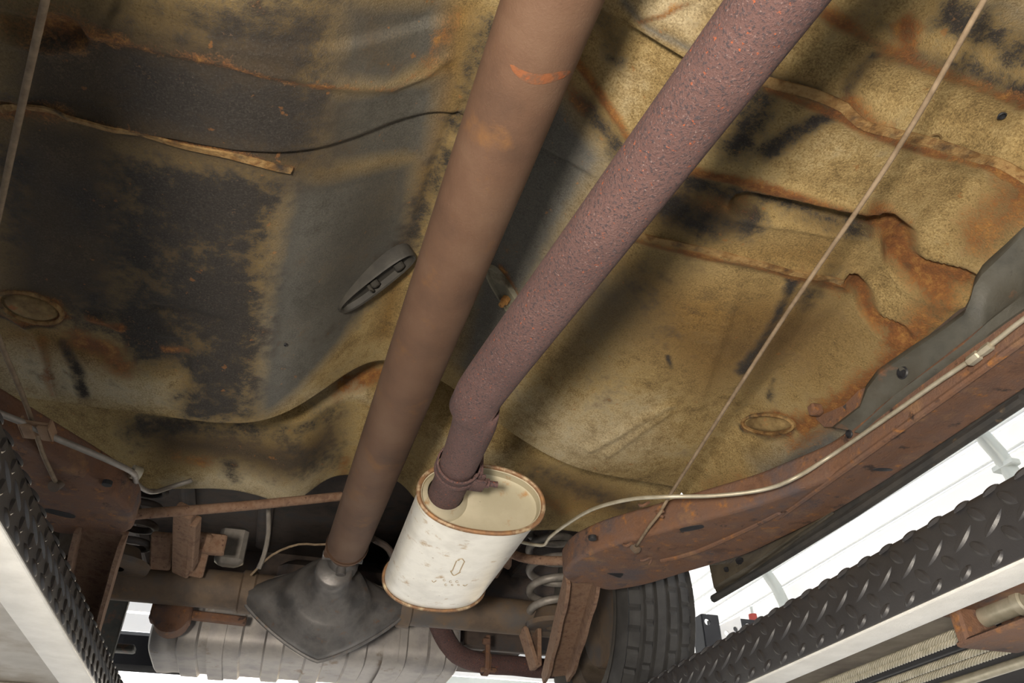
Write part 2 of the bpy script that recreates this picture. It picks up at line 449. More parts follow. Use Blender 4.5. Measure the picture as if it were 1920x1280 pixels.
dark = np.maximum(dark, strokes([
    ([(1250, 385), (1340, 425), (1400, 420)], .035, .8), ([(1300, 340), (1400, 370), (1480, 395)], .022, .7),  # first stroke: rusty dark patch, partly the exhaust pipe's painted shadow
    ([(1440, 160), (1420, 200), (1380, 270)], .028, .75), ([(1560, 205), (1500, 245), (1440, 285)], .017, .85),
    ([(1640, 100), (1590, 165)], .014, .8), ([(1440, 145), (1520, 170), (1580, 200)], .014, .8),
    ([(1300, 50), (1560, 30), (1680, 60)], .012, .4), ([(1700, 100), (1800, 130), (1920, 175)], .020, .8), ([(1780, 30), (1920, 100)], .03, .65),
    ([(1490, 520), (1440, 620), (1390, 690)], .014, .75), ([(1560, 520), (1500, 560)], .03, .5), ([(1470, 400), (1560, 425), (1640, 440)], .014, .7),
    ([(1800, 120), (1900, 165)], .02, .7), ([(1100, 0), (1140, 60), (1160, 110)], .02, .5),
    ([(1090, 190), (1150, 260), (1180, 320)], .02, .8), ([(120, 640), (145, 690), (160, 745)], .012, .7),
    ([(1250, 665), (1258, 690)], .006, .7), ([(1450, 710), (1440, 745)], .006, .6), ([(1380, 770), (1420, 750)], .008, .4),
    ([(770, 440), (790, 380), (840, 290)], .03, .6), ([(860, 230), (880, 180), (910, 60)], .03, .65),
    ([(640, 600), (700, 560), (760, 450)], .06, .35), ([(260, 800), (420, 800), (600, 785)], .045, .55), ([(560, 840), (620, 870)], .05, .45),  # kick panel top: grime with the lip's shade painted in
    ([(430, 870), (440, 900)], .02, .5), ([(1000, 880), (1150, 940), (1240, 960)], .03, .4), ([(240, 200), (100, 190), (0, 185)], .01, .6),
    ([(1050, 480), (1180, 500), (1240, 620)], .05, .35), ([(0, 590), (40, 606), (95, 609), (120, 590)], .008, .9), ([(1390, 800), (1430, 815), (1475, 811), (1490, 795)], .008, .9), ([(30, 300), (20, 470)], .05, .5),  # first stroke: brown patch with the exhaust pipe's shadow painted in
]))
rust = strokes([
    ([(0, 22), (60, 28), (130, 38), (175, 62), (250, 80), (420, 112)], .012, .55), ([(420, 112), (650, 158), (740, 163), (840, 108)], .006, .6),
    ([(20, 50), (125, 55)], .03, .7), ([(0, 205), (60, 205), (130, 215)], .022, .9), ([(130, 215), (330, 262), (450, 288), (545, 312)], .012, .8),
    ([(1190, 445), (1300, 470), (1400, 493), (1590, 528)], .011, .85), ([(1290, 314), (1400, 340), (1500, 364), (1640, 402)], .010, .95),
    ([(1640, 400), (1682, 445), (1692, 485), (1715, 515), (1815, 540)], .028, 1.0), ([(1595, 520), (1618, 545), (1628, 580), (1645, 605), (1690, 622)], .016, 1.0),
    ([(1780, 545), (1740, 600), (1690, 640)], .03, .95), ([(1920, 350), (1830, 450)], .03, .7),
    ([(1440, 160), (1560, 205), (1610, 232), (1680, 262), (1760, 285), (1920, 350)], .010, .9), ([(1590, 190), (1640, 240)], .018, .8),
    ([(1540, 15), (1620, 65), (1700, 105), (1920, 190)], .012, .85), ([(1700, 50), (1700, 90), (1670, 100)], .02, .9),
    ([(1080, 110), (1110, 152), (1145, 205), (1182, 262)], .010, .9), ([(1060, 150), (1090, 200)], .02, .6),
    ([(1400, 395), (1330, 380)], .02, .6), ([(150, 640), (210, 660), (230, 690)], .03, .8), ([(310, 655), (350, 655)], .012, .95), ([(170, 596), (225, 612)], .010, .85),
    ([(1500, 800), (1560, 770), (1640, 700), (1700, 650)], .02, .8), ([(1480, 830), (1560, 800)], .03, .55), ([(1400, 900), (1330, 920)], .03, .5),
    ([(640, 720), (720, 705)], .03, .8), ([(650, 860), (640, 900)], .02, .6), ([(1250, 300), (1240, 320)], .01, .6), ([(800, 130), (850, 30)], .02, .5),
    ([(1200, 40), (1290, 5)], .006, .8), ([(1520, 520), (1580, 540)], .02, .7), ([(940, 500), (990, 590)], .01, .7),
    ([(380, 870), (300, 850)], .03, .45), ([(1010, 920), (1050, 960)], .03, .5), ([(80, 620), (100, 740)], .012, .5), ([(0, 585), (40, 602), (95, 605), (118, 590), (105, 565), (60, 548), (10, 545)], .010, .8), ([(1395, 800), (1430, 812), (1475, 808), (1492, 790), (1460, 776), (1410, 778)], .008, .8),
])
ochre = np.zeros(GX.shape)
for pts, soft, s in [
    ([(1170, 480), (1520, 520), (1640, 640), (1560, 740), (1300, 740), (1180, 640)], .10, .8), ([(0, 220), (230, 240), (230, 560), (0, 560)], .08, .75),
    ([(0, 600), (140, 620), (240, 660), (240, 700), (120, 720), (0, 700)], .05, .9), ([(1200, 440), (1600, 400), (1640, 520), (1500, 540)], .06, .6),
    ([(1200, 310), (1400, 340), (1420, 440), (1180, 430)], .05, .7), ([(250, 790), (620, 790), (640, 830), (300, 860)], .05, .6),  # kick panel: ochre dirt deepened by painted shade of the lip
    ([(800, 0), (900, 0), (870, 180), (790, 400), (740, 640), (690, 640), (760, 400), (800, 180)], .03, .8), ([(0, 0), (300, 0), (240, 80), (0, 40)], .05, .5),
    ([(960, 830), (1230, 930), (1250, 980), (1040, 980)], .06, .65), ([(1060, 90), (1130, 80), (1180, 300), (1080, 200)], .04, .5),
]: ochre = np.maximum(ochre, s*soft_poly(pts, soft))
grey = np.zeros(GX.shape)
for pts, soft, s in [
    ([(640, 0), (830, 0), (830, 100), (720, 160), (620, 150)], .05, 1.0), ([(600, 170), (830, 150), (800, 300), (600, 310)], .05, 1.0),
    ([(540, 330), (780, 300), (760, 480), (640, 640), (500, 780), (480, 760), (500, 560)], .05, 1.0),
    ([(960, 170), (1060, 170), (1150, 300), (1080, 420), (960, 640), (880, 720), (850, 680)], .05, .85),
    ([(1400, 850), (1560, 790), (1620, 820), (1420, 920)], .05, .8), ([(1850, 0), (1920, 0), (1920, 50)], .04, .9), ([(1040, 0), (1160, 0), (1120, 60), (1060, 90)], .04, .6), ([(1160, 5), (1215, 65), (1300, 105), (1300, 85), (1215, 45), (1170, -10)], .012, .9),
    ([(1060, 480), (1230, 490), (1230, 600), (1040, 680)], .08, .5), ([(1590, 560), (1640, 640), (1560, 760), (1480, 700)], .08, .35),
]: grey = np.maximum(grey, s*soft_poly(pts, soft))
pale = np.zeros(GX.shape)
for pts, soft, s in [
    ([(500, 580), (580, 570), (560, 760), (500, 770)], .05, .9), ([(960, 720), (1240, 740), (1260, 850), (1150, 880), (980, 830)], .10, .7),
    ([(420, 870), (620, 850), (620, 930), (300, 900)], .05, .8), ([(1460, 830), (1580, 790), (1600, 810), (1440, 900)], .04, .8),  # kick panel bottom: its lit look painted as paler beige
    ([(1130, 100), (1240, 120), (1180, 240), (1150, 200)], .05, .6), ([(820, 790), (960, 840), (960, 880), (800, 830)], .04, .6), ([(560, 720), (700, 735), (700, 765), (560, 765)], .02, .6),
    ([(1400, 200), (1600, 180), (1680, 300), (1500, 330)], .08, .4), ([(1160, -20), (1380, -20), (1310, 92), (1215, 55)], .02, .7), ([(-20, 640), (120, 660), (220, 700), (340, 705), (340, 775), (200, 762), (-20, 742)], .05, .75), ([(430, 690), (470, 700), (475, 770), (430, 775)], .03, .5),  # lower left pan: the slope's brighter lighting painted in pale
]: pale = np.maximum(pale, s*soft_poly(pts, soft))

umber = np.zeros(GX.shape)
for pts, soft, s in [
    ([(-20, 180), (250, 220), (240, 590), (-20, 590)], .06, .85), ([(-20, -20), (640, -20), (640, 330), (250, 300), (-20, 200)], .06, .85),
    ([(630, -20), (760, -20), (740, 120), (640, 140)], .05, .55), ([(520, 640), (700, 540), (790, 400), (840, 300), (780, 240), (640, 330)], .08, .3),
    ([(240, 790), (640, 780), (640, 860), (300, 860)], .06, .8), ([(1000, 870), (1240, 950), (1240, 1000), (960, 900)], .05, .6),  # umber stain below the lip, the lip's shade put into it
    ([(1060, 470), (1240, 490), (1250, 620), (1120, 700), (1010, 700)], .10, .55), ([(1290, 640), (1500, 560), (1640, 640), (1420, 760)], .12, .5),  # first patch: brown beside the exhaust pipe, its shadow painted in
    ([(1220, 350), (1420, 380), (1400, 440), (1200, 420)], .05, .7), ([(1880, 340), (1960, 300), (1930, 460), (1800, 500)], .04, .5),  # first patch: rusty brown, pipe shadow painted in as well
]: umber = np.maximum(umber, s*soft_poly(pts, soft))

def pan_material():
    M, nt, bs = nm('floor_pan_dirt_shade')  # dirt colours, plus the shade and light painted in the masks
    tc = nt.nodes.new('ShaderNodeTexCoord'); v = tc.outputs['Object']
    def at(n_):
        a = nt.nodes.new('ShaderNodeAttribute'); a.attribute_name = n_; return a.outputs['Fac']
    n1, n2, n3 = noise(nt, v, 9, 8, .65), noise(nt, v, 45, 6, .7), noise(nt, v, 340, 5, .75)
    mixn = mth(nt, 'ADD', mth(nt, 'MULTIPLY', n1, .45), mth(nt, 'ADD', mth(nt, 'MULTIPLY', n2, .35), mth(nt, 'MULTIPLY', n3, .35)))   # ~.57
    def mask(n_, lo, hi, k=1.1):
        x = mth(nt, 'ADD', at(n_), mth(nt, 'MULTIPLY', mth(nt, 'SUBTRACT', mixn, .575), k))
        return ramp(nt, x, [(lo, 0.0), (hi, 1.0)])
    c = ramp(nt, mixn, [(.44, (.17, .110, .040)), (.55, (.34, .235, .092)), (.66, (.48, .36, .165)), (.78, (.58, .46, .24))])
    c = mix(nt, mask('ochre', .25, .75), c, ramp(nt, mixn, [(.45, (.095, .052, .015)), (.58, (.24, .138, .036)), (.72, (.42, .25, .07))]))
    c = mix(nt, mask('pale', .25, .8), c, ramp(nt, mixn, [(.42, (.36, .28, .16)), (.58, (.52, .43, .27)), (.7, (.60, .53, .37))]))
    c = mix(nt, mask('grey', .25, .7, .6), c, ramp(nt, mixn, [(.42, (.06, .056, .046)), (.58, (.10, .096, .084)), (.75, (.15, .142, .12))]))
    c = mix(nt, mask('umber', .15, .78, 1.6), c, ramp(nt, mixn, [(.42, (.030, .021, .013)), (.58, (.066, .046, .026)), (.75, (.15, .105, .055))]))
    c = mix(nt, mask('dark', .22, .84, 4.2), c, ramp(nt, n3, [(.3, (.018, .014, .011)), (.55, (.036, .030, .025)), (.75, (.080, .071, .062))]))
    c = mix(nt, mask('rust', .34, .86, 3.6), c, ramp(nt, n2, [(.3, (.10, .038, .014)), (.5, (.22, .085, .022)), (.7, (.38, .19, .05))]))
    c = mix(nt, 1.0, c, ramp(nt, n3, [(.30, .66), (.5, 1.0), (.72, 1.34)]), 'MULTIPLY')
    sp = ramp(nt, noise(nt, v, 60, 3, .5), [(.70, 0.0), (.74, 1.0)])
    c = mix(nt, mth(nt, 'MULTIPLY', sp, .5), c, (.34, .14, .035))
    nt.links.new(c, bs.inputs['Base Color'])
    rg = ramp(nt, mask('grey', .2, .8, .4), [(0, .82), (1, .5)]); nt.links.new(rg, bs.inputs['Roughness'])
    bs.inputs['Specular IOR Level'].default_value = .45
    smooth_ = ramp(nt, at('grey'), [(.2, 1.0), (.8, .15)])
    b = mth(nt, 'MULTIPLY', mth(nt, 'ADD', mth(nt, 'MULTIPLY', n3, .7), mth(nt, 'MULTIPLY', n2, .6)), smooth_)
    bump(nt, bs, b, 1.0, .006)
    return M
m_pan = pan_material()

m_seam = surf('seam_rust', [(.08, .042, .016), (.19, .10, .032), (.30, .19, .075), (.15, .065, .02)], 45, .3, .7, .85, 0, 160, .9, [((.035, .028, .022), 30, .50, .2)], bdist=.004)
# ================================================================== THE CAR
car = root('car', (XC, 1.0, .36), 'rusty old car seen from underneath, raised on the two lift runways', 'car')
ny, nx = GX.shape
V = np.stack([GX, GY, GZ], -1).reshape(-1, 3)
F = [(j*nx+i, (j+1)*nx+i, (j+1)*nx+i+1, j*nx+i+1) for j in range(ny-1) for i in range(nx-1)]
pan = put('floor_pan', (V, F), m_pan, car, True, 'dirty stamped floor pan, black undercoat on the left and tan dirt on the right', auto=180)
for nme, A in (('dark', dark), ('rust', rust), ('ochre', ochre), ('grey', grey), ('pale', pale), ('umber', umber)):
    a = pan.data.attributes.new(nme, 'FLOAT', 'POINT'); a.data.foreach_set('value', A.reshape(-1).astype(np.float32))
# body above the pan: closes the car off
put('body_shell', [box((XC, .6, 1.30), (1.72, 3.4, .03), .005), box((XC-.93, .2, 1.04), (.03, 2.6, .54), .005), box((XC+.93, .2, 1.04), (.03, 2.6, .54), .005), box((XC+.87, .2, .80), (.15, 2.6, .02), .005), box((XC-.87, .2, .80), (.15, 2.6, .02), .005),
                   box((XC-.93, 2.3, 1.22), (.03, 1.6, .2), .005), box((XC+.93, 2.3, 1.22), (.03, 1.6, .2), .005)], m_dark, car)
put('trunk_floor', [box((XC, 2.45, 1.13), (1.72, 1.14, .03), .005)]+[box((XC+x, 2.4, 1.105), (.05, 1.0, .03), .008) for x in (-.5, -.25, .25, .5)], m_dark, car)
put('boot_back_panel', [box((XC, 3.0, 1.05), (1.72, .03, .20), .006), box((XC, 2.97, .95), (1.60, .05, .05), .008), box((XC+.45, 2.80, .90), (.50, .30, .36), .03), box((XC+.02, 2.84, .92), (.40, .2, .20), .03), box((.80, 2.62, .94), (.40, .04, .44), .008)], m_dark, car)
# plugs
def plug(pa, pb, pc, mat, name, label):
    """oval plug between the two ends pa, pb of its long axis; pc lies on its lower edge"""
    A, B, C_ = on_pan(*pa), on_pan(*pb), on_pan(*pc); c = (A+B)/2
    e1 = (B-A)/2; a = np.linalg.norm(e1); e1 /= a
    n_ = pan_nrm(c[0], c[1]); n_ -= e1*np.dot(n_, e1); n_ /= np.linalg.norm(n_)
    e2 = np.cross(n_, e1); b = abs(np.dot(C_-c, e2)); c = c+n_*.004
    rings = [[c+n_*h+e1*x+e2*y for x, y in ell(0, 0, a+g, b+g, 36)] for h, g in ((-.010, .008), (.001, .006), (.003, .002), (.001, 0), (-.007, -.0015), (-.007, -.004))]
    rim_ = put(name, [loft(rings, False)], m_seam, pan, True, label, auto=35)
    rings = [[c+n_*h+e1*x*f+e2*y*f for x, y in ell(0, 0, a, b, 36)] for h, f in ((-.007, .97), (-.002, .90), (.002, .75), (.003, .4), (.003, .02))]
    put('plug_face', [loft(rings)], mat, pan, True, auto=60)
m_plug = surf('plug_dirt', [(.12, .075, .028), (.26, .18, .075)], 40, rough=.85, bs_=200, bst=.8, spots=[((.26, .10, .03), 30, .6, .1)])
plug((2, 560), (114, 588), (50, 596), m_plug, 'drain_plug', 'oval rubber plug at the left edge of the pan')
plug((1396, 794), (1486, 794), (1440, 809), m_plug, 'drain_plug', 'oval plug near the right sill')
for px, py, r in ((1876, 213, .0045), (1748, 258, .008), (1697, 697, .006), (534, 643, .003)):
    c = on_pan(px, py); n_ = pan_nrm(c[0], c[1])
    if px == 1697: continue
    put('hole', lathe([(.0035, r*1.3), (.0045, r), (.001, r*.95), (.001, .0005)], c+n_*.001, n_, 16), m_black if px != 1748 else m_plug, pan)  # shallow dishes, black ones paint the dark inside a hole
# lap seam strip on the rear edge of the middle section
def strip(pts, w_, off, thick=.003, step=.012):
    q = dense([on_pan(*p) for p in pts], step); rings = []
    for i, c in enumerate(q):
        t = q[min(i+1, len(q)-1)]-q[max(i-1, 0)]; t /= np.linalg.norm(t)
        n_ = pan_nrm(c[0], c[1]); s = np.cross(t, n_); s /= np.linalg.norm(s)
        c = np.array([c[0], c[1], float(pan_z(c[0], c[1]))])+n_*off
        jit = .0012*mnoise.noise((c[0]*60, c[1]*60, 1))
        rings.append([c-s*(w_/2+jit)-n_*thick, c-s*(w_/2+jit), c+s*(w_/2-jit), c+s*(w_/2-jit)-n_*thick])
    return loft(rings)
put('seam_flange', strip([(0, 203), (60, 200), (130, 213), (200, 232), (330, 262), (450, 288), (548, 312)], .011, .003), m_seam, pan, True, 'rusty seam flange across the left pan')
put('seam_flange', strip([(1195, 434), (1300, 458), (1400, 482), (1500, 507), (1590, 521)], .010, .003), m_seam, pan, True, 'rusty seam flange across the right pan')
put('seam_flange', strip([(1432, 146), (1520, 170), (1580, 195), (1610, 222), (1680, 244), (1750, 262), (1840, 292), (1925, 330)], .013, .003), m_seam, pan, True, 'rusty front seam flange on the right pan')
# brackets on the tunnel walls
def capsule(pa, pb, w_, mat, nme, label, off=.010):
    A, B = on_pan(*pa), on_pan(*pb); c = (A+B)/2
    n_ = (pan_nrm(A[0], A[1])+pan_nrm(B[0], B[1])); n_ /= np.linalg.norm(n_)
    d = B-A; d -= n_*np.dot(d, n_); L = np.linalg.norm(d); d /= L; s = np.cross(n_, d)
    def oval(a, b, h, k=28): return [c+n_*h+d*x+s*y for x, y in ell(0, 0, a, b, k, 0, 2.6)]
    a, b = L/2, w_/2
    rings = [oval(a, b, -.03), oval(a, b, off*.7), oval(a*.975, b*.94, off), oval(a*.93, b*.80, off*.9), oval(a*.90, b*.70, off*.2), oval(a*.1, b*.1, off*.1)]
    o = put(nme, loft(rings), mat, pan, True, label)
    return o, c, n_, d, s
m_brk = surf('bracket_dark', [(.03, .028, .025), (.055, .05, .042)], 20, rough=.5, bst=.2)
m_brk2 = surf('bracket_grey', [(.17, .16, .12), (.24, .22, .16), (.10, .08, .05)], 30, rough=.55, bst=.3)
o, c, n_, d, s = capsule((636, 582), (768, 460), .052, m_brk, 'tunnel_bracket', 'black oval bracket on the left tunnel wall', .016)
for a_, sz in ((-.004, (.016, .014, .014)), (-.016, (.007, .014, .02)), (.052, (.02, .012, .02))):
    put('bracket_tab', box(c+n_*.010+d*a_, sz, .003, np.stack([d, s, n_], 1)), m_brk, pan)
o, c, n_, d, s = capsule((918, 496), (985, 606), .042, m_brk2, 'tunnel_bracket', 'grey oval bracket behind the exhaust pipe')
put('bracket_bolt', [lathe([(0, .009), (.01, .009), (.011, .006), (.022, .006), (.023, .001)], c+n_*.004+d*.006-s*.004, n_, 6)], surf('bolt_rust', [(.30, .14, .04), (.42, .22, .07)], 60), pan)

# ---- frame rails
def mir(x): return 2*XC-x
def hole_px(px, py, z=.605):
    q = P(px, py, z=z); return q[0], q[1]
rail = [(.872, -1.4), (.872, .98), (.81, 1.12), (.70, 1.27), (.605, 1.40), (.572, 1.49), (.580, 1.585), (.625, 1.625), (.66, 1.60), (.675, 1.63), (.72, 1.645), (.785, 1.585), (.845, 1.47), (.915, 1.35), (.962, 1.12), (.970, .98), (.970, -1.4)]
hx, hy = hole_px(1297, 990); h1 = ell(hx, hy, .024, .011, 16, -.75, 3)
hx, hy = hole_px(1111, 1011); h2 = ell(hx, hy, .0085, .0085, 14)
hx, hy = hole_px(1152, 1078); h3 = rnd([(hx-.024, hy-.008), (hx+.016, hy-.018), (hx+.02, hy+.014)], .008)
hx, hy = hole_px(1655, 880); h4 = ell(hx, hy, .018, .006, 12, -.2)
rr = rnd(rail, .035)
railR = plate(rr, [], .062, .009, None, (0, 0, .636))
fr = put('frame_rail', railR, m_rust, car, True, 'rusty frame rail on the right with round and slotted holes', auto=50)
for hh in (h1, h2, h3, h4): put('hole', plate(hh, [], .008, .0006, None, (0, 0, .6085)), m_black, fr)  # flush black discs paint the dark of the holes
# dark box inside behind the holes, step bead, lower lip and torque-box skirt
put('rail_web', [box((.921, -.2, .690), (.085, 2.3, .06), .006), plate([(.76+(x-.76)*.72, 1.40+(y-1.40)*.72) for x, y in rnd(rail[3:14], .03)], [], .02, .003, None, (0, 0, .672))], m_dark, fr)
put('rail_bead', [tube(dense([(.873, -1.2, .607), (.873, .95, .607), (.86, 1.15, .607), (.80, 1.36, .605), (.75, 1.43, .606)], .03), .006, 8)], m_rust, fr)
L_ = [(mir(x), y) for x, y in rail]
hlx, hly = hole_px(200, 909); g1 = ell(hlx, hly, .0085, .0085, 14)
hlx, hly = hole_px(112, 962); g2 = ell(hlx, hly, .028, .012, 16, .4, 3)
railL = plate(rnd(L_, .035), [], .062, .009, None, (0, 0, .636))
fl = put('frame_rail', railL, m_rust, car, True, 'rusty frame bracket at left above the grey runway', auto=50)
for hh in (g1, g2): put('hole', plate(hh, [], .008, .0006, None, (0, 0, .6085)), m_black, fl)  # left holes: their shade put into black discs, no opening cut
put('rail_web', [box((mir(.921), -.2, .690), (.085, 2.3, .06), .006), plate([(mir(.76+(x-.76)*.72), 1.40+(y-1.40)*.72) for x, y in rnd(rail[3:14], .03)], [], .02, .003, None, (0, 0, .672))], m_dark, fl)
# rear frame kick-up rails
for sx, pa in ((1, fr), (-1, fl)):
    X0 = .80 if sx > 0 else mir(.80)
    put('rear_rail', [bar((X0, 1.72, .96), (X0, 1.85, .99), .07, .09, (1, 0, 0), .006), bar((X0, 1.8, .98), (X0, 2.95, 1.02), .07, .09, (1, 0, 0), .006)], m_dark, pa)
# torn metal tabs on the right rail
def tab(px, py, z, r, a): 
    c = P(px, py, z=z)
    return tube([c+np.array([r*math.cos(t), r*math.sin(t), -.004*math.sin(t*2)-.003]) for t in np.linspace(a, a+PI*1.1, 8)], .003, 6)
for q in ((1178, 1020, .604, .010, 2.4), (1242, 958, .62, .012, 1.0), (1208, 945, .63, .010, 2.0), (1210, 1048, .604, .013, 3.4), (1508, 912, .615, .013, 3.6)):
    put('bent_tab', tab(*q), m_rust, fr)

# ---- inner sill (grey beam) along the right edge of the pan
tp = [(2050, 310), (1985, 360), (1920, 418), (1885, 455), (1842, 497), (1828, 520), (1822, 548), (1812, 578), (1772, 608), (1700, 655), (1645, 693), (1624, 722), (1612, 760), (1560, 800)]
bt = [(2050, 500), (1985, 535), (1920, 578), (1885, 602), (1858, 622), (1845, 632), (1830, 642), (1808, 658), (1770, 686), (1722, 722), (1690, 746), (1668, 764), (1640, 785), (1612, 812)]
rings = []
for a, b in zip(tp, bt):
    A = P(*a, X=.856); B = P(*b, X=.868); d = B-A
    rings.append([A+np.array([.05, 0, .03]), A, A+d*.16+np.array([-.004, 0, 0]), A+d*.30+np.array([.010, 0, 0]), A+d*.72+np.array([.010, 0, 0]), A+d*.86+np.array([-.003, 0, 0]), B, B+np.array([.05, 0, -.004])])
sl = put('inner_sill', loft(rings, False, False), m_inner, car, True, 'grey painted inner sill beside the right frame rail', auto=60)
for px, py, r in ((1696, 697, .0085), (1596, 812, .006)):
    c = P(px, py, X=.872 if px > 1650 else .866); put('hole', lathe([(.001, r*1.25), (.003, r), (-.002, r*.9), (-.002, .0005)], c+np.array([-.004, 0, -.002]), (-1, -.1, -.15), 16), m_black, sl)  # black dish paints the dark inside the hole
put('sill_gusset', [loft([[P(1520, 775, z=.735), P(1575, 745, z=.735), P(1640, 720, z=.70), P(1600, 800, z=.665), P(1545, 800, z=.70)], [P(1520, 775, z=.74), P(1575, 745, z=.74), P(1640, 720, z=.71), P(1600, 800, z=.675), P(1545, 800, z=.71)]]),
                  box(P(1529, 768, z=.722), (.022, .018, .02), .003)], m_rust, sl)
# ---- outer sill (black) and its open rear end
rock = put('rocker_panel', [box((.979, .05, .628), (.014, 2.75, .056), .004)], m_rock, car, True, 'black outer sill along the right side of the car')
hs = [ell(1.0, .62, .006, .014, 12), rnd([(1.025, .60), (1.05, .60), (1.05, .615), (1.025, .615)], .003)]
put('rocker_end', [loft([[P(1330, 1060, z=.665), P(1560, 940, z=.66), P(1560, 960, z=.60), P(1420, 1050, z=.59), P(1338, 1100, z=.60)], [P(1330, 1050, z=.70), P(1560, 930, z=.70), P(1570, 965, z=.62), P(1432, 1058, z=.61), P(1348, 1118, z=.605)]])], surf('rocker_dirt', [(.11, .09, .06), (.17, .14, .095)], 20, rough=.8, bst=.5, spots=[((.04, .035, .03), 50, .6, .08)]), rock)
put('rocker_lip', [tube([P(1338, 1122, z=.595), P(1440, 1062, z=.592), P(1600, 962, z=.585), P(1920, 748, z=.58)], .009, 8)], m_rock, rock)
for px, py, a in ((1387, 1052, .008), (1362, 1068, .005), (1368, 1082, .005)):
    put('hole', lathe([(-.002, .0005), (-.002, a), (.004, a*1.1)], P(px, py, z=.612), (.1, .35, 1), 10), m_black, rock)  # black dishes paint the dark of these small holes

# ---- driveshaft
S0, S1 = np.array([.150, .383-.55*1.0, .738]), None
ds = put('driveshaft', [], m_shaft, car) if False else None
A, B = np.array([.1545, .383, .735]), np.array([.121, 1.86, .722])
dAB = (B-A)/np.linalg.norm(B-A)
A2 = A-dAB*1.6
ds = put('driveshaft', lathe([(0, .049), (3.01, .049), (3.035, .0485), (3.05, .046), (3.06, .0425)], A2, dAB, 48, caps=True), m_shaft, car, True, 'wide brown driveshaft tube running to the rear axle')
k = P(1005, 128, z=.70)[1]
c = A+dAB*((k-A[1])/dAB[1])
V_, F_ = [], []
u_ = np.array([1.0, 0, 0]); u_ -= dAB*np.dot(u_, dAB); u_ /= np.linalg.norm(u_); v_ = np.cross(dAB, u_)
rings = []
for j in range(19):
    th = math.radians(-122+ j*85/18); e = math.sin(j/18*PI)**.5*.006+.0005
    rd = .0493*(math.cos(th)*u_+math.sin(th)*(-v_ if v_[2] < 0 else v_))
    off = dAB*(.004*math.sin(j*.3))
    rings.append([c+rd*1.0+off-dAB*e, c+rd*1.004+off, c+rd*1.0+off+dAB*e])
put('paint_band', loft(rings, False, False), m_band, ds, True, 'orange paint band around the driveshaft')
T = A2+dAB*3.05
put('weld_yoke', [lathe([(-.01, .047), (.0, .050), (.012, .049), (.022, .044), (.05, .036), (.055, .03)], T, dAB, 32, caps=True),
                  lathe([(0, .0505), (.004, .052), (.010, .0505)], T+dAB*-.004, dAB, 32),
                  bar(T+dAB*.03+u_*.034, T+dAB*.085+u_*.034, .03, .018, (0, 0, 1), .005), bar(T+dAB*.03-u_*.034, T+dAB*.085-u_*.034, .03, .018, (0, 0, 1), .005)], m_shaft, ds)
put('universal_joint', [tube([T+dAB*.08-u_*.05, T+dAB*.08+u_*.05], .012, 14), tube([T+dAB*.08-v_*.045, T+dAB*.08+v_*.045], .012, 14), lathe([(.045, .03), (.07, .04), (.09, .046), (.10, .046), (.105, .03)], T+dAB*.03, dAB, 24, caps=True)], m_diff, ds)

# ---- exhaust
E0, E1 = np.array([.277, .239, .55]), np.array([.198, .835, .55])
dE = (E1-E0)/np.linalg.norm(E1-E0)
path = [E0-dE*1.9, E0, E0+dE*.3, E1-dE*.01, E1+np.array([.006, .030, .0015]), E1+np.array([.014, .07, .004]), (.2185, .985, .560), (.2275, 1.15, .567), (.228, 1.22, .569)]
rad = [.0325, .0325, .0325, .0325, .0325, .0315, .0300, .0290, .0290]
pp = dense(path, .03); rads = np.interp(np.linspace(0, 1, len(pp)), np.linspace(0, 1, len(pp)), [np.interp(q[1], [p_[1] for p_ in path], rad) for q in pp])
ex = put('exhaust_pipe', tube(pp, rads, 40), m_pipe, car, True, 'pitted purple-brown exhaust pipe leading into the muffler', auto=180)
# clamp
cc = np.array([.2235, 1.06, .5635]); dc = np.array([.035, 1, .03]); dc /= np.linalg.norm(dc)
put('pipe_clamp', [lathe([(-.014, .0325), (-.013, .0355), (-.005, .0355), (-.003, .034), (.003, .034), (.005, .0358), (.013, .0358), (.014, .032)], cc, dc, 36),
                   box(cc+np.array([.030, .012, -.012]), (.030, .034, .006), .001), box(cc+np.array([.030, .012, -.022]), (.034, .034, .005), .001), box(cc+np.array([.036, .004, .004]), (.006, .03, .034), .001),
                   lathe([(0, .0075), (.008, .0075), (.009, .005), (.022, .005), (.022, .001)], cc+np.array([.046, .012, -.016]), (1, 0, 0), 6)], m_pipe, ex)
# muffler
MC0, MC1 = np.array([.292, 1.175, .570]), np.array([.300, 1.605, .575])
def mring(y, a, b): 
    c = MC0+(MC1-MC0)*((y-1.175)/(1.605-1.175))
    return [(c[0]+x, y, c[2]+z) for x, z in ell(0, 0, a, b, 64, 0, 2.25)]
mu = put('muffler', loft([mring(1.178, .108, .060), mring(1.20, .1085, .0605), mring(1.57, .1085, .0605), mring(1.60, .108, .060)], False), m_muf, car, True, 'pale oval muffler with rust stains and a stamped arrow', auto=180)
put('end_cap', loft([mring(1.172, .107, .059), mring(1.173, .104, .056), mring(1.188, .102, .054), mring(1.190, .095, .048), mring(1.189, .05, .025), mring(1.188, .0006, .0004)], False), m_mufcap, mu, True, 'front end cap with tan rust spots')
put('end_cap', loft([mring(1.606, .107, .059), mring(1.605, .10, .053), mring(1.596, .095, .048), mring(1.596, .004, .002)], False), m_mufcap, mu)
for y in (1.172, 1.605):
    put('rim', tube([np.array(q) for q in mring(y, .1095, .0615)]+[np.array(mring(y, .1095, .0615)[0])], .0042, 8, False), m_rim, mu, True, 'rusty rolled seam around the muffler end')
put('inlet_collar', lathe([(-.022, .0312), (-.012, .0335), (-.006, .040), (.0, .043), (.004, .045)], np.array([.228, 1.189, .5695]), (0, 1, 0), 36), m_mufcap, mu)
